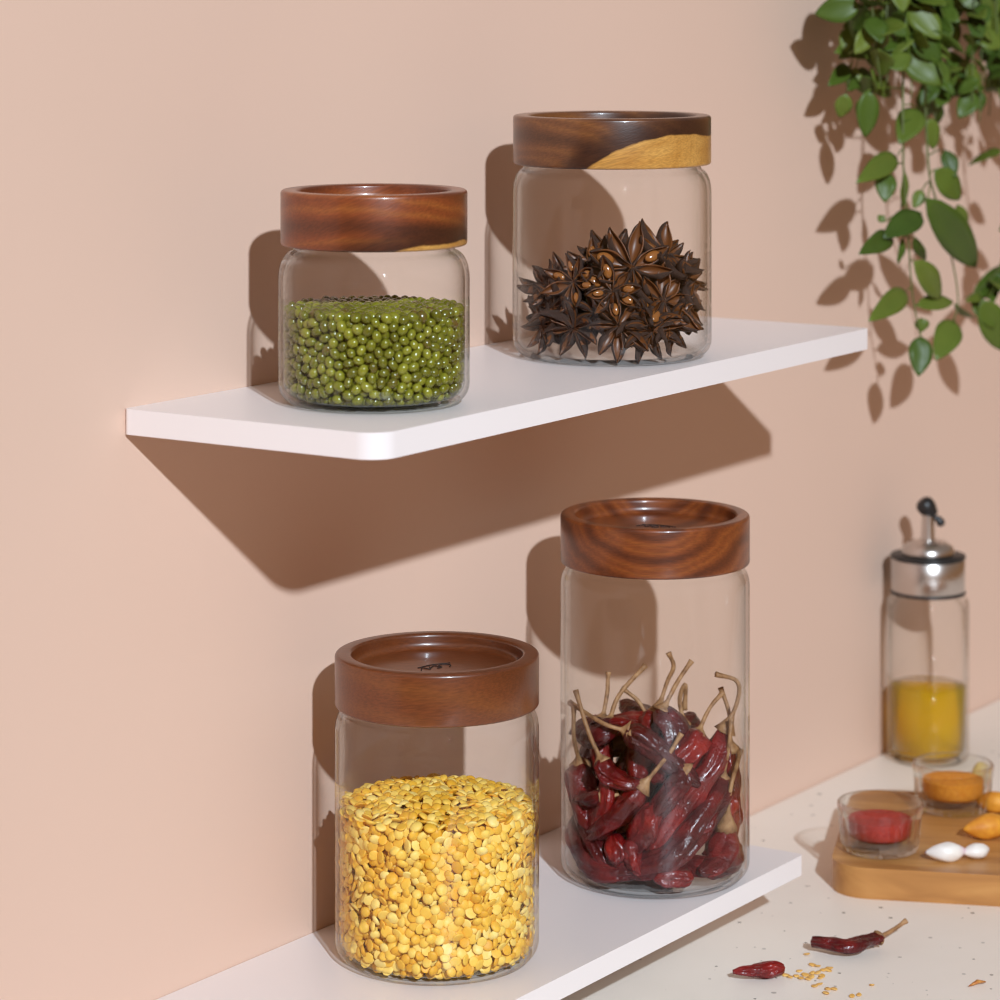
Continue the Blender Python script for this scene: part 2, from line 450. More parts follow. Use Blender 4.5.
mb = link('mung_beans', heap('mung_beans', p2, bv, bf, rand_rot(rng, len(p), nrm, .70), sc), M_MUNG)
mb.location = c_green; mb.rotation_euler = (0, 0, RZ)
tag(mb, 'heap of whole green mung beans inside the small upper jar', 'beans', kind='stuff')
ci = from_bm('bean_core', core(None, .0335, .0350), M_MUNG, mb)

# split lentils
M_LENT = m_vary('split_lentil', [(0, (.68, .30, .018)), (.3, (.84, .44, .035)), (.62, (.90, .56, .080)), (.85, (.94, .68, .18)), (1, (.95, .76, .32))], 500, .5, island=True, spec=.35)
p, rng = relax(5000, .0498 - .0022 - .0018, .0705, .0040, .0085, 11, mound=.004, it=40)
nrm = np.zeros_like(p); nrm[:, 2] = 1; rr = np.hypot(p[:, 0], p[:, 1]); side = (rr > .039) & (p[:, 2] < .068)
nrm[side] = np.c_[p[side, :2] / rr[side, None], np.zeros(side.sum())]
def lens(v):
    z = np.where(v[:, 2] > 0, v[:, 2], v[:, 2] * .22)
    return np.c_[v[:, 0], v[:, 1], z]
bv, bf = ball(2, 0, lens)
k = rng.uniform(.85, 1.12, len(p))
sc = np.c_[.00300 * k, .00290 * k * rng.uniform(.92, 1.05, len(p)), .00160 * k]
sg = rng.choice([-1, 1], len(p))[:, None]
le = link('split_lentils', heap('split_lentils', p + np.array((0, 0, .0030 + .0019)), bv, bf, rand_rot(rng, len(p), nrm * sg, .60), sc), M_LENT)
le.location = c_yel; le.rotation_euler = (0, 0, RZ)
tag(le, 'heap of yellow split lentils filling most of the lower jar', 'lentils', kind='stuff')
from_bm('lentil_core', core(None, .0395, .0665, .0035), M_LENT, le)

# ------------------------------------------------------------------ star anise
M_POD = m_vary('anise_husk', [(.25, (.014, .006, .004)), (.5, (.042, .017, .009)), (.75, (.100, .036, .016))], 420, .62, bump=.6, dist=.0009)
M_INNER = m_vary('anise_pod_lining', [(.3, (.085, .025, .007)), (.7, (.21, .066, .014))], 300, .42)
M_SEED = m_vary('anise_seed_coat', [(.3, (.20, .065, .014)), (.7, (.36, .13, .03))], 300, .16, coat=.5)

def carpel_mesh(open_, seed):
    """boat-shaped pod along +x, unit length, split along the top (+z); slot 0 husk, slot 1 lining"""
    r = random.Random(seed); N, S = 16, 7
    bm = bmesh.new(); rows = []
    for k in range(N + 1):
        t = k / N
        w = .200 * (math.sin(math.pi * (.06 + .94 * t ** 1.25)) ** .8) + .012
        dp = .29 * (math.sin(math.pi * min(1, t * .88 + .12)) ** .6) + .015
        gap = open_ * w * (math.sin(math.pi * t) ** .8) * .93
        lift = .10 * t ** 3 + .02
        rim = []
        ou, inn = [], []
        for s in range(S):
            a = math.pi * s / (S - 1)                                   # one rim, under the keel, other rim
            y = math.cos(a) * w; z = -math.sin(a) * dp
            if s in (0, S - 1): y = math.copysign(gap + .012, y)
            elif s in (1, S - 2): y = math.copysign(max(abs(y), gap + .02), y)
            j = (noise.noise(Vector((t * 5, s * 1.3, seed * 3.7))) * .034)
            ou.append(bm.verts.new((t, y + j, z + lift + j)))
            inn.append(bm.verts.new((t, (y * .86) if s not in (0, S - 1) else y * .80, z * .80 + lift - (.012 if s in (0, S - 1) else 0))))
        rows.append((ou, inn))
    for (o0, i0), (o1, i1) in zip(rows, rows[1:]):
        for s in range(S - 1):
            bm.faces.new((o0[s], o1[s], o1[s + 1], o0[s + 1]))
            f = bm.faces.new((i0[s], i0[s + 1], i1[s + 1], i1[s])); f.material_index = 1
        for s in (0, S - 1):
            f = bm.faces.new((o0[s], i0[s], i1[s], o1[s])); f.material_index = 1
    for ou, inn in (rows[0], rows[-1]):
        for s in range(S - 1): bm.faces.new((ou[s], ou[s + 1], inn[s + 1], inn[s]))
    bmesh.ops.recalc_face_normals(bm, faces=bm.faces)
    me = bpy.data.meshes.new('carpel'); bm.to_mesh(me); bm.free()
    me.materials.append(M_POD); me.materials.append(M_INNER); me.shade_smooth(); return me

CARPELS = [carpel_mesh(o, i) for i, o in enumerate((.95, .75, .55, .30, .08, .85))]
bm = bmesh.new(); bmesh.ops.create_uvsphere(bm, u_segments=14, v_segments=9, radius=1)
for v in bm.verts: v.co = Vector((v.co.x * .20, v.co.y * .115, v.co.z * .07))
SEED_ME = bpy.data.meshes.new('seed'); bm.to_mesh(SEED_ME); bm.free(); SEED_ME.materials.append(M_SEED); SEED_ME.shade_smooth()
bm = bmesh.new(); tube(spline([(0, 0, -.15), (.02, .01, -.4), (.09, .0, -.65)], 8), [.05, .04, .04, .035, .035, .035, .035, .04, .05], 8, bm)
bmesh.ops.recalc_face_normals(bm, faces=bm.faces)
STALK_ME = bpy.data.meshes.new('stalk'); bm.to_mesh(STALK_ME); bm.free(); STALK_ME.materials.append(M_POD); STALK_ME.shade_smooth()

def star_anise(label, group, M, size, openness, seed, n=8):
    r = random.Random(seed)
    t = thing('star_anise', label, 'star anise', group=group)
    t.matrix_world = M
    for k in range(n):
        me = CARPELS[r.choice(openness)]
        c = link('carpel', me, None, t, False)
        L = size * r.uniform(.78, 1.08)
        c.location = (0, 0, 0)
        c.rotation_euler = (r.uniform(-.25, .25), -r.uniform(-.02, .28), 2 * math.pi * (k + r.uniform(-.17, .17)) / n)
        c.scale = (L, L * r.uniform(.9, 1.15), L)
        if me in (CARPELS[0], CARPELS[5], CARPELS[1]) and r.random() < .5:
            s = link('seed', SEED_ME, None, c, False); s.location = (r.uniform(.50, .60), 0, -.035)
    if r.random() < .6:
        s = link('stalk', STALK_ME, None, t, False); s.scale = (size,) * 3
    return t

J_STAR = Matrix.Translation(c_star) @ Matrix.Rotation(RZ, 4, 'Z')
def sa_point(zx, zy, b):
    px, py = 480 + zx / 3.448, 90 + zy / 3.448
    k = 1.62 / F_PX; x = (px - 612) * k; z = (352 - py) * k + .12 * b
    return x, -b, z
random.seed(3)
OPEN, MIDO, SHUT = (0, 1, 5, 1, 2), (1, 2, 3, 5), (3, 3, 4)
FRONT = [  # zoom x, y, depth towards the viewer, size, tip of the face (yaw, pitch), roll, openness, petals, label
    (515, 605, .030, .0200, 0, .40, .4, OPEN, 8, 'large open star anise with orange pod linings, topmost at the front of the jar'),
    (447, 690, .040, .0155, -.2, .15, .2, OPEN, 8, 'open star anise just below the large topmost one'),
    (655, 725, .036, .0180, .35, .25, .7, OPEN, 8, 'open star anise facing the viewer against the glass, right of the middle of the pile'),
    (318, 655, .034, .0150, -.5, .35, .5, OPEN, 8, 'open star anise with glossy seeds at the upper left of the pile'),
    (468, 840, .044, .0165, 0, .05, .1, (2, 3, 3), 8, 'narrow-armed star anise low at the front, standing on its arm tips'),
    (190, 800, .022, .0140, -.9, .1, .3, (3, 3, 2), 8, 'small closed star anise against the glass at lower left'),
    (305, 825, .038, .0165, -.45, -.5, .6, SHUT, 7, 'star anise seen from behind low at the left of the jar'),
    (640, 560, .012, .0185, .3, .9, .2, MIDO, 8, 'dark star anise lying on top of the pile at right'),
    (730, 640, .012, .0150, 1.1, .3, .9, (2, 3, 1), 8, 'star anise turned sideways against the right glass, high in the pile'),
    (745, 735, .016, .0135, 1.0, .0, .1, OPEN, 7, 'half-open star anise turned sideways against the right glass, low in the pile'),
    (600, 872, .042, .0150, .2, -.5, .4, SHUT, 8, 'crumpled dark star anise at the bottom front, right of centre'),
    (695, 865, .033, .0140, .7, -.2, .8, SHUT, 7, 'crumpled dark star anise at the bottom right corner'),
    (222, 665, .022, .0150, -.8, .5, .2, SHUT, 8, 'dark star anise with raised arms at the left edge of the pile'),
    (460, 560, .004, .0200, -.1, 1.35, .45, (3, 4, 2), 8, 'star anise behind the topmost one with one arm pointing straight up'),
    (375, 600, .018, .0155, -.3, .7, .3, MIDO, 8, 'dull star anise on the top of the pile, left of the large one'),
    (560, 790, .038, .0150, .1, -.3, .3, SHUT, 8, 'dark star anise wedged in the middle of the front of the pile'),
    (385, 760, .036, .0150, -.3, -.2, .0, SHUT, 7, 'closed star anise between the two left open ones and the glass'),
    (250, 740, .026, .0150, -.7, -.3, .5, SHUT, 8, 'closed star anise in the left half of the pile, at mid height'),
]
for i, (zx, zy, b, sz, yaw, pit, roll, op, n, lab) in enumerate(FRONT):
    x, y, z = sa_point(zx, zy, b)
    lim = math.sqrt(.0480 ** 2 - (sz * 1.22) ** 2) - .003; rr = math.hypot(x, y)
    if rr > lim: x, y = x * lim / rr, y * lim / rr
    z = max(z, .0035 + sz * 1.18 * .88 * abs(math.cos(pit))); yaw = .85 * math.atan2(x, -y) + .15 * yaw
    M = J_STAR @ Matrix.Translation((x, y, z)) @ Matrix.Rotation(yaw, 4, 'Z') @ Matrix.Rotation(math.pi / 2 - pit, 4, 'X') @ Matrix.Rotation(roll, 4, 'Z')
    star_anise(lab, 'star anise in the upper right jar', M, sz * 1.18, op, 40 + i, n)
BACK = [(-.026, .012, .012), (-.008, .022, .011), (.012, .024, .012), (.030, .010, .012), (-.030, .014, .026), (-.010, .026, .028), (.012, .026, .028),
        (.030, .016, .029), (-.024, .006, .038), (.0, .012, .046), (.022, .012, .044), (.0, .0, .012), (.0, .0, .030), (.018, -.006, .030), (-.018, -.006, .028),
        (.018, -.012, .012), (-.018, -.012, .012), (-.034, -.002, .016), (-.034, .004, .032), (.034, .0, .020), (.034, .004, .036), (.0, -.020, .022), (-.014, -.020, .020),
        (.016, -.020, .022), (.0, -.014, .038), (.028, -.012, .034), (-.026, -.012, .030), (.010, .0, .046), (.026, .002, .046)]
for i, (x, y, z) in enumerate(BACK):
    r = random.Random(i + 9)
    M = J_STAR @ Matrix.Translation((x, y, z + .004)) @ Matrix.Rotation(r.uniform(-.5, .5), 4, 'Z') @ Matrix.Rotation(math.pi / 2 - r.uniform(.1, 1.4), 4, 'X') @ Matrix.Rotation(r.uniform(0, 3), 4, 'Z')
    star_anise('dark star anise buried in the back of the pile in the upper right jar', 'star anise in the upper right jar', M, .0160, SHUT + (1,), 90 + i, 7)

# ------------------------------------------------------------------ dried chillies
def m_chili():
    t = NT('dried_chilli_skin'); co = t.coord()
    oi = t.add('ShaderNodeObjectInfo')
    n = t.tex('ShaderNodeTexNoise', co, 90, Detail=4.0)
    fac = t.math('ADD', t.math('MULTIPLY', n.outputs[0], .75), t.math('MULTIPLY', oi.outputs['Random'], .3))
    t.col(t.ramp(fac, [(.2, (.022, .002, .003)), (.48, (.080, .003, .004)), (.72, (.21, .007, .006)), (.95, (.38, .022, .008))]))
    w = t.tex('ShaderNodeTexNoise', co, 170, Detail=3.0, Distortion=.4); t.bump(w.outputs[0], .8, .0026)
    t.set(Roughness=.32, Coat_Weight=.2); t.b.inputs['Specular IOR Level'].default_value = .4; t.b.inputs['Coat Roughness'].default_value = .14; return t.m
M_CHILI = m_chili()
M_STEM = m_vary('dried_chilli_stem', [(.25, (.14, .060, .022)), (.5, (.34, .17, .07)), (.8, (.48, .28, .13))], 260, .6, bump=.4)

def wrinkle(seed, n, amp=.22):
    def f(k, a):
        t = k / n
        v = noise.noise(Vector((math.cos(a) * 1.5, math.sin(a) * 1.5, t * 3.2 + seed * 7.3)))
        w = noise.noise(Vector((math.cos(a) * 3.5 + 9, math.sin(a) * 3.5, t * 3.0 + seed * 3.1)))
        x = abs(noise.noise(Vector((math.cos(a) * 2.2 + 4, math.sin(a) * 2.2, t * 3.5 + seed * 1.7))))
        return 1 + amp * 1.3 * v + amp * 1.0 * w - amp * 1.5 * x
    return f

def lengthen(body, r):
    """draw the tip out by half a step, kept inside the jar"""
    q = body[-1] + (body[-1] - body[-2]) * .55
    rr = math.hypot(q.x, q.y); lim = .0465 - r * .5
    if rr > lim: q.x *= lim / rr; q.y *= lim / rr
    q.z = min(max(q.z, .004 + r * .6), .085)
    return body + [q] if (q - body[-1]).length > .004 else body

def chilli(label, body, stem, r, seed, group=None, parent_m=None, broken=False, tip=.06, flat=.8):
    """body: points from the stem end to the tip; stem: points from the body outwards"""
    N = 64
    o = thing('dried_chilli', label, 'chilli', group=group)
    if parent_m is not None: o.matrix_world = parent_m
    body = [Vector(q) for q in body]
    if group: body = lengthen(body, r)
    path = spline(body, N); rad = []
    rnd = random.Random(seed)
    pk = rnd.uniform(.22, .38)
    for k in range(N + 1):
        t = k / N
        s = math.sin(math.pi / 2 * min(1, (t + .10) / pk)) if t < pk else math.cos(math.pi / 2 * min(1, (t - pk) / (1.06 - pk))) ** .72
        if broken: s = .55 + .45 * math.sin(math.pi * min(1, t * .8 + .15))
        rad.append(max(r * s * 1.08, r * tip))
    from_bm('pod', tube(path, rad, 32, None, wrinkle(seed, N, .25), flat * rnd.uniform(.72, 1.0)), M_CHILI, o)
    if stem:
        d = (path[0] - path[1]).normalized(); s0 = path[0] - d * .0012
        ps = spline([s0] + [Vector(q) for q in stem], 22); rs = []
        for k in range(23):
            t = k / 22
            rs.append(max(.00115, r * .62 * (1 - t / .16) ** 1.2 + .00115 if t < .16 else .00115) + (.0005 * max(0, t - .85) / .15))
        so = from_bm('stem', tube(ps, rs, 12, None, wrinkle(seed + 5, 22, .12)), M_STEM, o)
    return o

J_CHI = Matrix.Translation(c_chi) @ Matrix.Rotation(RZ, 4, 'Z')
def cpt(zx, zy, b, r=.008):
    px, py = 540 + zx / 2.383, 480 + zy / 2.383; k = 1.626 / F_PX
    x = (px - 655) * k; z = (873 - py) * k + .27 * b
    lim = .0475 - r; rr = math.hypot(x, b)
    if abs(x) > lim: x = math.copysign(lim, x)
    if math.hypot(x, b) > lim: b = math.copysign(math.sqrt(max(lim * lim - x * x, 0)), b)
    return Vector((x, -b, max(z, .0045 + r)))
G = 'dried chillies in the tall jar'
LIST = [ # label, body (zoom px + depth), stem, radius
 ('large bright red chilli lying diagonally across the front of the pile', [(430, 735, .034), (385, 800, .040), (300, 895, .044), (215, 962, .044)], [(440, 650, .036), (449, 580, .034)], .0090),
 ('long dark glossy chilli above the large diagonal one, its stem curling over at right', [(438, 598, .020), (400, 680, .024), (340, 755, .028), (258, 885, .030)], [(466, 530, .022), (462, 482, .02), (412, 463, .02)], .0082),
 ('dark chilli at left with its tan cap and stem crossing the middle of the jar', [(235, 728, .036), (195, 775, .036), (160, 815, .034), (120, 850, .030)], [(295, 655, .036), (328, 603, .034)], .0082),
 ('bright red chilli at upper left whose straight stem leans left', [(142, 668, .030), (160, 700, .034), (190, 718, .036), (225, 722, .036)], [(115, 605, .024), (83, 500, .016)], .0068),
 ('small upright chilli at the left glass with a vertical stem', [(90, 690, .016), (98, 735, .020), (112, 800, .024)], [(80, 610, .012), (80, 535, .010)], .0075),
 ('chilli at the top centre with a long thin stem rising highest', [(280, 548, .004), (255, 600, .010), (232, 690, .016)], [(302, 480, .0), (318, 440, .0), (306, 408, .0)], .0085),
 ('chilli at the top centre with a thick stem slanting right', [(285, 545, .012), (320, 600, .020), (310, 690, .026)], [(325, 480, .008), (360, 428, .004)], .0085),
 ('chilli near the top left whose stem runs flat towards the left glass', [(200, 596, .028), (255, 625, .030), (330, 690, .032)], [(145, 578, .026), (65, 548, .018)], .0080),
 ('chilli in the middle with its stem running up to the left over the pile', [(342, 690, .034), (310, 735, .034), (255, 800, .034)], [(270, 640, .034), (205, 600, .034)], .0086),
 ('dark chilli at upper left with a forked upright stem', [(165, 575, .010), (140, 600, .016), (92, 612, .018)], [(188, 510, .004), (252, 437, .0)], .0078),
 ('short chilli at upper left behind the pile with a stub of stem', [(150, 562, .0), (140, 600, .0), (150, 680, .004)], [(160, 510, -.004), (164, 452, -.006)], .0075),
 ('chilli behind the top centre with a stem bent left', [(262, 556, -.006), (250, 600, -.004), (210, 670, .0)], [(232, 518, -.008), (196, 490, -.01)], .0082),
 ('red chilli at upper right with a stem reaching to the right', [(372, 602, .018), (345, 640, .024), (290, 690, .026)], [(398, 545, .014), (432, 503, .010)], .0088),
 ('chilli at the back right with a looping stem', [(350, 590, -.018), (380, 640, -.014), (400, 720, -.01)], [(338, 520, -.02), (352, 480, -.02), (350, 540, -.022)], .0085),
 ('chilli at lower right ending in a tan cap and bent stem', [(440, 835, .026), (428, 880, .026), (400, 925, .026), (352, 965, .026)], [(445, 740, .030), (462, 690, .026), (478, 668, .022)], .0085),
 ('upright chilli against the right glass', [(462, 640, .006), (478, 720, .008), (474, 800, .010), (455, 870, .014)], [(450, 560, .004), (430, 490, .0)], .0078),
 ('brown chilli low against the right glass', [(478, 730, -.004), (480, 800, .0), (470, 890, .004)], [(472, 690, -.004), (460, 660, .0)], .0075),
 ('small dark chilli pointing left at mid height', [(150, 752, .034), (110, 770, .030), (66, 776, .022)], [(170, 748, .034), (182, 744, .034)], .0056),
 ('dark chilli at lower left slanting down to the right', [(80, 815, .022), (105, 880, .028), (150, 930, .034), (195, 962, .036)], None, .0080),
 ('reddish chilli standing at the bottom, left of centre', [(168, 845, .036), (182, 900, .038), (196, 966, .040)], None, .0088),
 ('narrow chilli standing at the bottom beside the large diagonal one', [(210, 850, .038), (215, 905, .040), (232, 950, .042)], None, .0062),
 ('dark crumpled glossy chilli in the centre of the pile', [(262, 768, .034), (245, 810, .036), (225, 858, .038)], None, .0095),
 ('small chilli lying at the bottom left corner', [(95, 905, .022), (135, 930, .028), (200, 950, .034)], None, .0066),
 ('dark chilli at the bottom right corner', [(470, 870, .018), (440, 915, .026), (395, 955, .032)], None, .0078),
 ('broken chilli piece at the bottom, right of the large diagonal tip', [(350, 950, .040), (315, 965, .042), (280, 972, .042)], None, .0060),
 ('dark chilli under the long glossy one, centre right', [(410, 770, .024), (360, 830, .030), (300, 900, .034)], None, .0090),
 ('dark chilli at left under the tan-capped one', [(85, 720, .018), (95, 790, .022), (130, 870, .028)], None, .0085),
 ('chilli in the middle of the left side, tip down', [(160, 700, .026), (150, 770, .026), (100, 840, .022)], None, .0085),
]
for i, (lab, bd, st, r) in enumerate(LIST):
    chilli(lab + ' in the tall jar' if len(lab.split()) < 12 else lab, [cpt(x, y, b, r) for x, y, b in bd],
           [cpt(x, y, b, .002) for x, y, b in st] if st else None, r, i + 1, G, J_CHI)
rb = random.Random(12)
for i in range(22):
    a = rb.uniform(0, 2 * math.pi); d = rb.uniform(.0, .030); z0 = .014 + .062 * (i / 21)
    x, y = d * math.cos(a), max(-.018, d * math.sin(a) + .008)
    a2 = rb.uniform(0, 2 * math.pi); L = rb.uniform(.016, .024); dz = rb.uniform(-.012, .012)
    pts = []
    for s in (-1, 0, 1):
        q = Vector((x + s * L * math.cos(a2), y + s * L * math.sin(a2), max(.013, z0 + s * dz + (.004 if s == 0 else 0))))
        rr = math.hypot(q.x, q.y)
        if rr > .038: q.x *= .038 / rr; q.y *= .038 / rr
        pts.append(q)
    chilli('dark chilli buried in the middle and back of the pile in the tall jar', pts, None, .0085, 60 + i, G, J_CHI)

# chillies and seeds lying on the countertop
def on_counter(x, y, z=.0): return on_plane(x, y, z)
c1 = [on_counter(x, y, .0058) for x, y in ((880, 938), (866, 941), (848, 946), (830, 944), (812, 942))]
c1[2].z = .0054; c1[0].z = .0062
chilli('whole dried red chilli with a tan stem lying on the countertop before the board', c1, [on_counter(893, 930, .007), on_counter(906, 921, .010)], .0048, 81, broken=True, flat=.85)
c2 = [on_counter(x, y, .0048) for x, y in ((784, 968), (770, 969), (752, 971), (733, 972))]
chilli('broken stemless tip of dried chilli on the countertop beside the yellow seeds', c2, None, .0043, 84, tip=.3, flat=.9)
M_CSEED = m_vary('chilli_seed_skin', [(.3, (.62, .30, .06)), (.7, (.82, .50, .14))], 300, .45)
bm = bmesh.new(); bmesh.ops.create_uvsphere(bm, u_segments=14, v_segments=8, radius=1)
for v in bm.verts:
    v.co = Vector((v.co.x * .0020 * (1 + .15 * v.co.x), v.co.y * .0016, v.co.z * .00055 + .00025 * v.co.x * v.co.x))
CS = bpy.data.meshes.new('chilli_seed'); bm.to_mesh(CS); bm.free(); CS.materials.append(M_CSEED); CS.shade_smooth()
spots = [(785, 976), (790, 978), (796, 977), (801, 979), (806, 976), (799, 972), (811, 978), (817, 974), (822, 977), (828, 971), (818, 967), (813, 966),
         (824, 971), (830, 969), (812, 974), (808, 980), (820, 979), (815, 987), (820, 985), (828, 990), (834, 990), (826, 994), (852, 997), (859, 996), (872, 986), (807, 955)]
rs = random.Random(5)
for i, (x, y) in enumerate(spots):
    s = bpy.data.objects.new('chilli_seed', CS); COL.objects.link(s)
    p_ = on_counter(x, y, 0); s.location = (p_.x, p_.y, .0006)
    s.rotation_euler = (rs.uniform(-.2, .2), rs.uniform(-.2, .2), rs.uniform(0, 6.28)); s.scale = (rs.uniform(.85, 1.15),) * 3
    tag(s, 'flat yellow chilli seed scattered on the countertop by the broken chillies', 'seed', 'chilli seeds on the countertop')
p_ = on_counter(975, 987)
bit = from_bm('chilli_flake', tube([p_ + Vector((-.003, .002, .001)), p_ + Vector((-.001, 0, .0022)), p_ + Vector((.002, -.001, .0026)), p_ + Vector((.006, -.003, .0016))], [.0004, .0011, .0016, .0007], 10, None, wrinkle(3, 4, .3), .6),
              m_vary('flake_skin', [(.3, (.40, .10, .02)), (.7, (.60, .28, .06))], 300, .5))
tag(bit, 'tiny orange chilli flake alone on the countertop, right of the seeds', 'chilli flake')

# ------------------------------------------------------------------ cutting board with bowls
BT = .0175
b_c = on_plane(829, 897, 0)
b_rz = RZ - math.radians(11)
bt = thing('cutting_board', 'thick honey-coloured wooden cutting board with rounded corners on the countertop', 'cutting board', b_c, b_rz)
def m_board():
    t = NT('honey_wood'); co = t.coord(scale=(7, 45, 45))
    n = t.tex('ShaderNodeTexNoise', co, 1.5, Detail=4.0, Distortion=.8)
    t.col(t.ramp(n.outputs[0], [(.25, (.30, .115, .028)), (.5, (.47, .21, .058)), (.75, (.62, .32, .10))]))
    t.set(Roughness=.4); return t.m
bd = from_bm('board_body', rounded_slab(0, .34, 0, .17, 0, BT, (.022, .022, .022, .022), .005), m_board(), bt)
bd.data.set_sharp_from_angle(angle=math.radians(50))

def ribbed_bowl(label, px, py, R, H, powder, plevel, pname, plabel):
    c = on_plane(px, py, BT)
    t = thing('glass_bowl', label, 'bowl', c, 0, 'small ribbed glass bowls')
    seg = 96; bm = bmesh.new(); rows = []
    prof = [(0, .0, 0), (R * .80, .0, 0), (R * .88, .0015, .3), (R * .93, .006, 1), (R * .97, H * .7, 1), (R, H * .82, 0), (R, H - .001, 0), (R - .001, H, 0),
            (R - .0022, H - .001, 0), (R - .0032, H * .8, 0), (R * .80, H * .5, 0), (R * .74, .009, 0), (R * .62, .0072, 0), (0, .0072, 0)]
    for r, z, rib in prof:
        if r == 0: rows.append([bm.verts.new((0, 0, z))]); continue
        rows.append([bm.verts.new(((r - rib * .0009 * (i % 4 < 2)) * math.cos(2 * math.pi * i / seg), (r - rib * .0009 * (i % 4 < 2)) * math.sin(2 * math.pi * i / seg), z)) for i in range(seg)])
    for a, b in zip(rows, rows[1:]):
        for i in range(seg):
            j = (i + 1) % seg
            if len(a) == 1: bm.faces.new((a[0], b[i], b[j]))
            elif len(b) == 1: bm.faces.new((a[i], b[0], a[j]))
            else: bm.faces.new((a[i], b[i], b[j], a[j]))
    from_bm('glass_wall', bm, BOWL_GLASS, t)
    pw = from_bm(pname, lathe([(0, .0074), (R * .60, .0074), (R * .71, .0092), (R * .755, plevel - .0004), (R * .74, plevel), (R * .4, plevel + .0008), (0, plevel + .0012)], 64), powder)
    pw.data.set_sharp_from_angle(angle=math.radians(35)); pw.location = c; tag(pw, plabel, 'spice powder', kind='stuff')
    return t
M_RED = m_vary('red_spice', [(.3, (.36, .018, .012)), (.7, (.55, .040, .022))], 500, .85, bump=.5)
M_ORG = m_vary('orange_spice', [(.3, (.72, .22, .012)), (.7, (.85, .34, .03))], 500, .85, bump=.5)
ribbed_bowl('small ribbed glass bowl of red powder at the front left of the board', 880, 850, .0245, .0285, M_RED, .0185, 'red_spice_powder', 'red chilli powder in the front glass bowl')
ribbed_bowl('small ribbed glass bowl of orange powder at the back of the board', 953, 809, .0245, .0285, M_ORG, .0185, 'orange_spice_powder', 'orange turmeric powder in the back glass bowl')

def lump(name, label, cat, px, py, ln, wd, ht, rz, mat, seed, bend=.0):
    c = on_plane(px, py, BT); bm = bmesh.new(); bmesh.ops.create_uvsphere(bm, u_segments=28, v_segments=18, radius=1)
    for v in bm.verts:
        x, y, z = v.co; tp = 1 - .55 * abs(x) ** 2.2
        nz = 1 + .10 * noise.noise(Vector((x * 2, y * 2, z * 2 + seed)))
        v.co = Vector((x * ln, (y * wd * tp + bend * x * x) * nz, max(z, -.85) * ht * tp * nz))
    mn = min(v.co.z for v in bm.verts)
    o = from_bm(name, bm, mat); o.location = (c.x, c.y, BT - mn); o.rotation_euler = (0, 0, rz); return tag(o, label, cat)
def m_garlic():
    t = NT('garlic_skin'); co = t.coord()
    s = t.add('ShaderNodeSeparateXYZ'); t.ln(co, s.inputs[0])
    n = t.tex('ShaderNodeTexNoise', co, 120, Detail=2.0)
    f = t.math('ADD', t.math('MULTIPLY', s.outputs[0], 42.0), t.math('MULTIPLY', n.outputs[0], .35))
    f = t.math('ADD', f, .34)
    t.col(t.ramp(f, [(0, (.30, .12, .20)), (.02, (.80, .74, .70)), (.8, (.86, .80, .72)), (1, (.70, .50, .55))])); t.set(Roughness=.4); return t.m
MG = m_garlic(); MT = m_vary('turmeric_skin', [(.3, (.60, .20, .015)), (.7, (.80, .36, .03))], 120, .6, bump=.4)
MY = m_vary('ginger_skin', [(.3, (.46, .30, .06)), (.7, (.62, .44, .12))], 120, .6, bump=.4)
lump('garlic_clove', 'white garlic clove with a purple tip lying on the board', 'garlic', 947, 861, .0125, .0060, .0055, RZ + .15, MG, 1, .002)
lump('garlic_clove', 'pinkish garlic clove half behind the white one on the board', 'garlic', 977, 858, .0095, .0055, .0045, RZ + .5, MG, 6, .001)
lump('turmeric_root', 'orange piece of turmeric root lying on the board by the garlic', 'turmeric', 990, 838, .0170, .0075, .0075, RZ + .5, MT, 2, .003)
lump('turmeric_root', 'yellow-orange turmeric piece on the board beside the orange powder bowl', 'turmeric', 996, 812, .0130, .0065, .0065, RZ - .3, MT, 4, .002)
lump('ginger_root', 'dull yellow root piece at the back of the board behind the bowls', 'ginger', 982, 783, .0085, .0060, .0070, RZ + .9, MY, 5, .001)

# ------------------------------------------------------------------ oil bottle
BR = .0272
bc = off_wall(928, 765, .033); 
o = thing('oil_bottle', 'clear glass oil bottle with steel pourer cap standing against the wall', 'bottle', (bc.x, bc.y, 0), RZ)
th = .0020; HB = .112
outer = [(0, .001), (BR - .008, .0)] + arc(BR - .005, .005, .005, -90, 0, 5) + [(BR, .05), (BR, HB - .008)] + arc(BR - .006, HB - .008, .006, 0, 70, 5) + [(BR - .005, HB + .008)]
inn = [(BR - .007, HB + .008), (BR - .008, HB - .003), (BR - th, HB - .012), (BR - th, .05), (BR - th, .009)] + arc(BR - th - .004, .009, .004, 0, -90, 4) + [(0, .005)]
from_bm('glass_body', lathe(outer + inn, 96), GLASS, o)
STEEL = plain('brushed_steel', (.62, .58, .55), .28, 1.0); BLACK = plain('black_plastic', (.012, .011, .011), .4)
cr = .0245
from_bm('collar', lathe([(0, HB), (cr - .001, HB), (cr, HB + .001), (cr, HB + .0215), (cr - .001, HB + .0225), (0, HB + .0225)], 96), STEEL, o)
for z_ in (HB - .0012, HB + .0224): from_bm('gasket', lathe([(0, z_), (cr + .0002, z_), (cr + .0006, z_ + .0008), (cr + .0002, z_ + .0020), (0, z_ + .0020)], 96), BLACK, o)
from_bm('dome', lathe([(0, HB + .0244), (.0175, HB + .0244), (.0178, HB + .0262), (.0165, HB + .0300), (.0120, HB + .0330), (.0062, HB + .0345), (0, HB + .0345)], 64), STEEL, o)
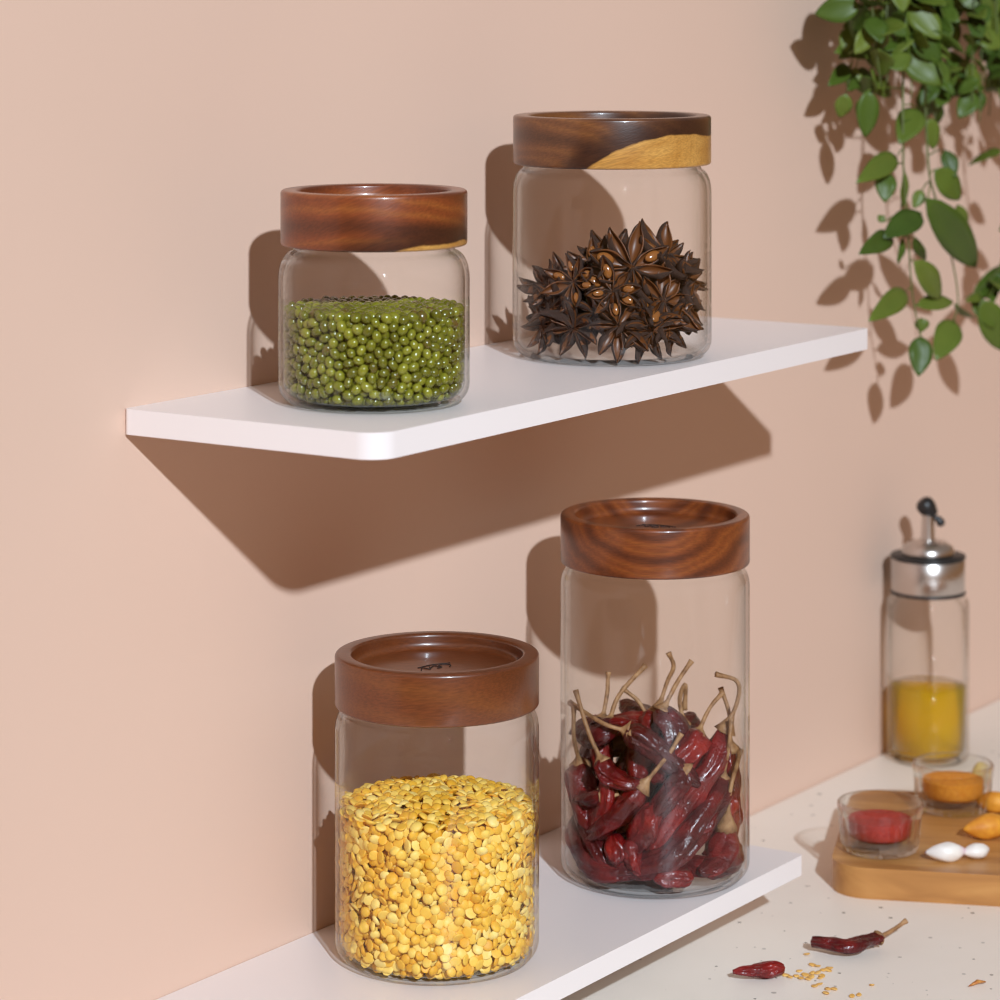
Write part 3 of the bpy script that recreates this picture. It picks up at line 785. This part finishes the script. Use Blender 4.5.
from_bm('spout', tube(spline([(0, 0, HB + .033), (0, 0, HB + .043), (.0, 0, HB + .053)], 10), [.0048 - .0010 * k / 10 for k in range(11)], 20), STEEL, o)
fl = from_bm('flap', tube(spline([(.0035, 0, HB + .0505), (-.0005, 0, HB + .0555), (-.0045, 0, HB + .0605)], 10), [.0040, .0045, .0050, .0055, .0060, .0063, .0064, .0063, .0060, .0052, .0036], 18), BLACK, o)
from_bm('counterweight', tube(spline([(.0035, 0, HB + .050), (.0075, 0, HB + .047), (.0095, 0, HB + .0435)], 8), [.0016, .0018, .0020, .0024, .0027, .0029, .0029, .0026, .0016], 12), BLACK, fl)
def m_oil():
    t = NT('cooking_oil'); t.n.remove(t.b)
    tr = t.add('ShaderNodeBsdfTransparent'); tr.inputs[0].default_value = (.97, .80, .12, 1)
    gl = t.add('ShaderNodeBsdfGlossy'); gl.inputs['Roughness'].default_value = .02
    df = t.add('ShaderNodeBsdfTranslucent'); df.inputs[0].default_value = (1.0, .64, .035, 1)
    d2 = t.add('ShaderNodeBsdfDiffuse'); d2.inputs[0].default_value = (1.0, .64, .035, 1)
    fr = t.add('ShaderNodeFresnel'); fr.inputs['IOR'].default_value = 1.2
    a = t.add('ShaderNodeMixShader'); b = t.add('ShaderNodeMixShader'); c = t.add('ShaderNodeMixShader')
    a.inputs[0].default_value = .5; t.ln(df.outputs[0], a.inputs[1]); t.ln(d2.outputs[0], a.inputs[2])
    b.inputs[0].default_value = .55; t.ln(tr.outputs[0], b.inputs[1]); t.ln(a.outputs[0], b.inputs[2])
    t.ln(fr.outputs[0], c.inputs[0]); t.ln(b.outputs[0], c.inputs[1]); t.ln(gl.outputs[0], c.inputs[2])
    t.ln(c.outputs[0], t.o.inputs[0]); return t.m
ro = BR - th - .0003; HO = .0500
ol = from_bm('oil', lathe([(0, .0054)] + arc(ro - .004, .0094, .004, -90, 0, 4) + [(ro, HO - .0008), (ro - .0008, HO), (0, HO)], 80), m_oil())
ol.location = o.location; tag(ol, 'golden cooking oil filling the lower half of the bottle', 'oil', kind='stuff')

# ------------------------------------------------------------------ trailing plant
def m_leaf():
    t = NT('leaf_blade'); co = t.coord()
    g = t.add('ShaderNodeNewGeometry'); n = t.tex('ShaderNodeTexNoise', co, 40, Detail=2.0)
    f = t.math('ADD', t.math('MULTIPLY', g.outputs['Random Per Island'], .7), t.math('MULTIPLY', n.outputs[0], .3))
    c = t.ramp(f, [(.05, (.045, .085, .012)), (.4, (.085, .140, .018)), (.75, (.150, .200, .028)), (1, (.24, .27, .06))])
    t.col(c); t.set(Roughness=.42); t.b.inputs['Specular IOR Level'].default_value = .35
    tl = t.add('ShaderNodeBsdfTranslucent'); t.ln(c, tl.inputs[0]); m = t.add('ShaderNodeMixShader'); m.inputs[0].default_value = .25
    t.ln(t.b.outputs[0], m.inputs[1]); t.ln(tl.outputs[0], m.inputs[2]); t.ln(m.outputs[0], t.o.inputs[0]); return t.m
M_LEAF = m_leaf(); M_VINE = plain('vine_stem', (.10, .13, .035), .5)

def leaf(bm, root, axis, nrm, L, wd, seed):
    """thin cupped blade with a folded midrib, 0.3 mm thick, and a short stalk end at its root"""
    ax = axis.normalized(); u = nrm.cross(ax).normalized(); nr = ax.cross(u)
    N, S = 9, 5; top, bot = [], []
    for k in range(N + 1):
        t = k / N; w = wd * (math.sin(math.pi * t ** .85) ** .80) * (1 - .15 * t) + .0003
        rt_, rb_ = [], []
        for s in range(S):
            q = (s / (S - 1)) * 2 - 1
            h = .22 * w * abs(q) - .16 * L * (t - .4) ** 2 + .0012 * noise.noise(Vector((t * 3, q * 2, seed)))
            p = root + ax * (L * t) + u * (q * w) + nr * h
            rt_.append(bm.verts.new(p + nr * .00016)); rb_.append(bm.verts.new(p - nr * .00016))
        top.append(rt_); bot.append(rb_)
    for k in range(N):
        for s in range(S - 1):
            bm.faces.new((top[k][s], top[k][s + 1], top[k + 1][s + 1], top[k + 1][s]))
            bm.faces.new((bot[k][s], bot[k + 1][s], bot[k + 1][s + 1], bot[k][s + 1]))
        for s in (0, S - 1): bm.faces.new((top[k][s], top[k + 1][s], bot[k + 1][s], bot[k][s]))
    for k in (0, N):
        for s in range(S - 1): bm.faces.new((top[k][s], top[k][s + 1], bot[k][s + 1], bot[k][s]))

plant = thing('trailing_plant', 'leafy green plant trailing down in front of the wall at the upper right', 'plant', off_wall(960, -140, .10))
P0 = Vector(plant.location)
def vine(path_px, leaves, rs_=.0009, seed=1, extra=0, size=.016):
    """path of (px, py, distance off the wall); leaves as (root px, py, tip px, py, off-wall, half width in px, facing tilt)"""
    path = [off_wall(*p_) - P0 for p_ in path_px]; sp = spline(path, 40)
    v = from_bm('vine', tube(sp, [rs_ * (1 - .5 * k / 40) for k in range(41)], 8), M_VINE, plant)
    bm = bmesh.new(); r = random.Random(seed)
    for i, (x0, y0, x1, y1, v0, hw, tl) in enumerate(leaves):
        a = off_wall(x0, y0, v0) - P0; b = off_wall(x1, y1, v0 + r.uniform(-.006, .008)) - P0
        L = (b - a).length; nr = (-FW + RT * tl + Vector((0, 0, .25))).normalized()
        leaf(bm, a, b - a, nr, L, hw * 1.95 / F_PX, seed + i)
        k = min(range(len(sp)), key=lambda q: (sp[q] - a).length)
        tube([sp[k], (sp[k] + a) / 2 + Vector((0, 0, .0015)), a], [.0005, .00045, .0004], 6, bm)
    for i in range(extra):
        k = r.randrange(2, 38); a = sp[k] + Vector((r.uniform(-1, 1), r.uniform(-1, 1), r.uniform(-1, 1))) * .006
        d = Vector((r.uniform(-1, 1), r.uniform(-1, .8), r.uniform(-1.3, .5))).normalized(); nr = Vector((r.uniform(-1, .2), r.uniform(-1, .1), r.uniform(0, 1.0))).normalized()
        if abs(d.dot(nr)) > .9: nr = Vector((0, -.3, 1)).normalized()
        L = size * r.uniform(.7, 1.25); leaf(bm, a, d, nr, L, L * r.uniform(.26, .36), seed + 40 + i)
    from_bm('foliage', bm, M_LEAF, v, fix=True)

VO = .062
vine([(915, -120, .07), (905, 20, VO), (903, 150, VO), (908, 230, VO), (912, 290, VO), (920, 335, VO)], [
    (868, 90, 866, 138, VO, 12, .2), (918, 108, 900, 142, VO, 15, -.1), (930, 118, 934, 150, VO, 9, .3), (898, 155, 860, 180, VO, 12, .1), (886, 172, 885, 202, VO, 11, .0),
    (905, 172, 903, 210, VO, 5, .6), (922, 213, 885, 236, VO + .01, 14, -.2), (893, 234, 863, 252, VO, 11, .2), (903, 238, 899, 264, VO, 4, .6), (915, 238, 925, 262, VO, 6, -.4),
    (908, 290, 873, 318, VO, 12, .1), (915, 262, 944, 300, VO + .005, 14, .2), (918, 305, 956, 300, VO, 9, -.3), (921, 318, 922, 332, VO, 8, .2),
    (921, 336, 919, 376, VO + .004, 13, .1), (884, 222, 878, 215, VO, 4, .2)], seed=3)
vine([(930, -120, .07), (925, 40, VO), (928, 160, VO), (936, 200, VO), (950, 250, VO), (958, 300, VO), (950, 330, VO)], [
    (928, 200, 982, 272, VO + .012, 19, -.15), (935, 170, 962, 200, VO, 15, .2), (958, 205, 962, 240, VO, 10, .3), (955, 320, 937, 358, VO + .004, 15, .0), (955, 305, 976, 322, VO, 5, -.5),
    (922, 190, 914, 208, VO, 7, .2), (945, 150, 955, 178, VO, 9, .1)], seed=8)
vine([(990, -120, .07), (1000, 80, VO), (1012, 200, VO), (1002, 260, VO), (985, 285, VO), (966, 298, VO)], [
    (975, 296, 1012, 262, VO, 10, .1), (982, 300, 1004, 352, VO + .003, 17, .1), (985, 296, 968, 300, VO, 5, .1)], seed=14, extra=14, size=.024)
rp = random.Random(21)
for i in range(18):      # the bushy upper mass, running up past the top of the picture
    x = 878 + 12 * i + rp.uniform(-6, 6); vo = rp.uniform(.045, .080); lo = rp.uniform(55, 105) + (0 if x < 940 else 25 if x < 1000 else 60)
    vine([(x + rp.uniform(0, 20), -190, .06), (x + 8, -80, vo), (x + rp.uniform(-6, 14), 0, vo), (x + rp.uniform(-20, 14), lo, vo)], [], .0008, 100 + i, 40, .0195 if i % 3 else .026)
for i, (x, y) in enumerate(((846, 96), (856, 70), (850, 30), (866, 100))):      # loose sprigs at its near edge, close to the wall
    vine([(x + 30, -150, .05), (x + 22, -60, .04), (x + 10, y - 60, .036), (x, y, .036)], [
        (x + 4, y - 30, x - 16, y - 12, .036, 9, .2), (x + 4, y - 22, x + 26, y - 4, .036, 10, .0), (x, y - 2, x - 6, y + 22, .038, 9, .1), (x + 8, y - 50, x - 10, y - 44, .036, 8, .3)], .0007, 300 + 9 * i)
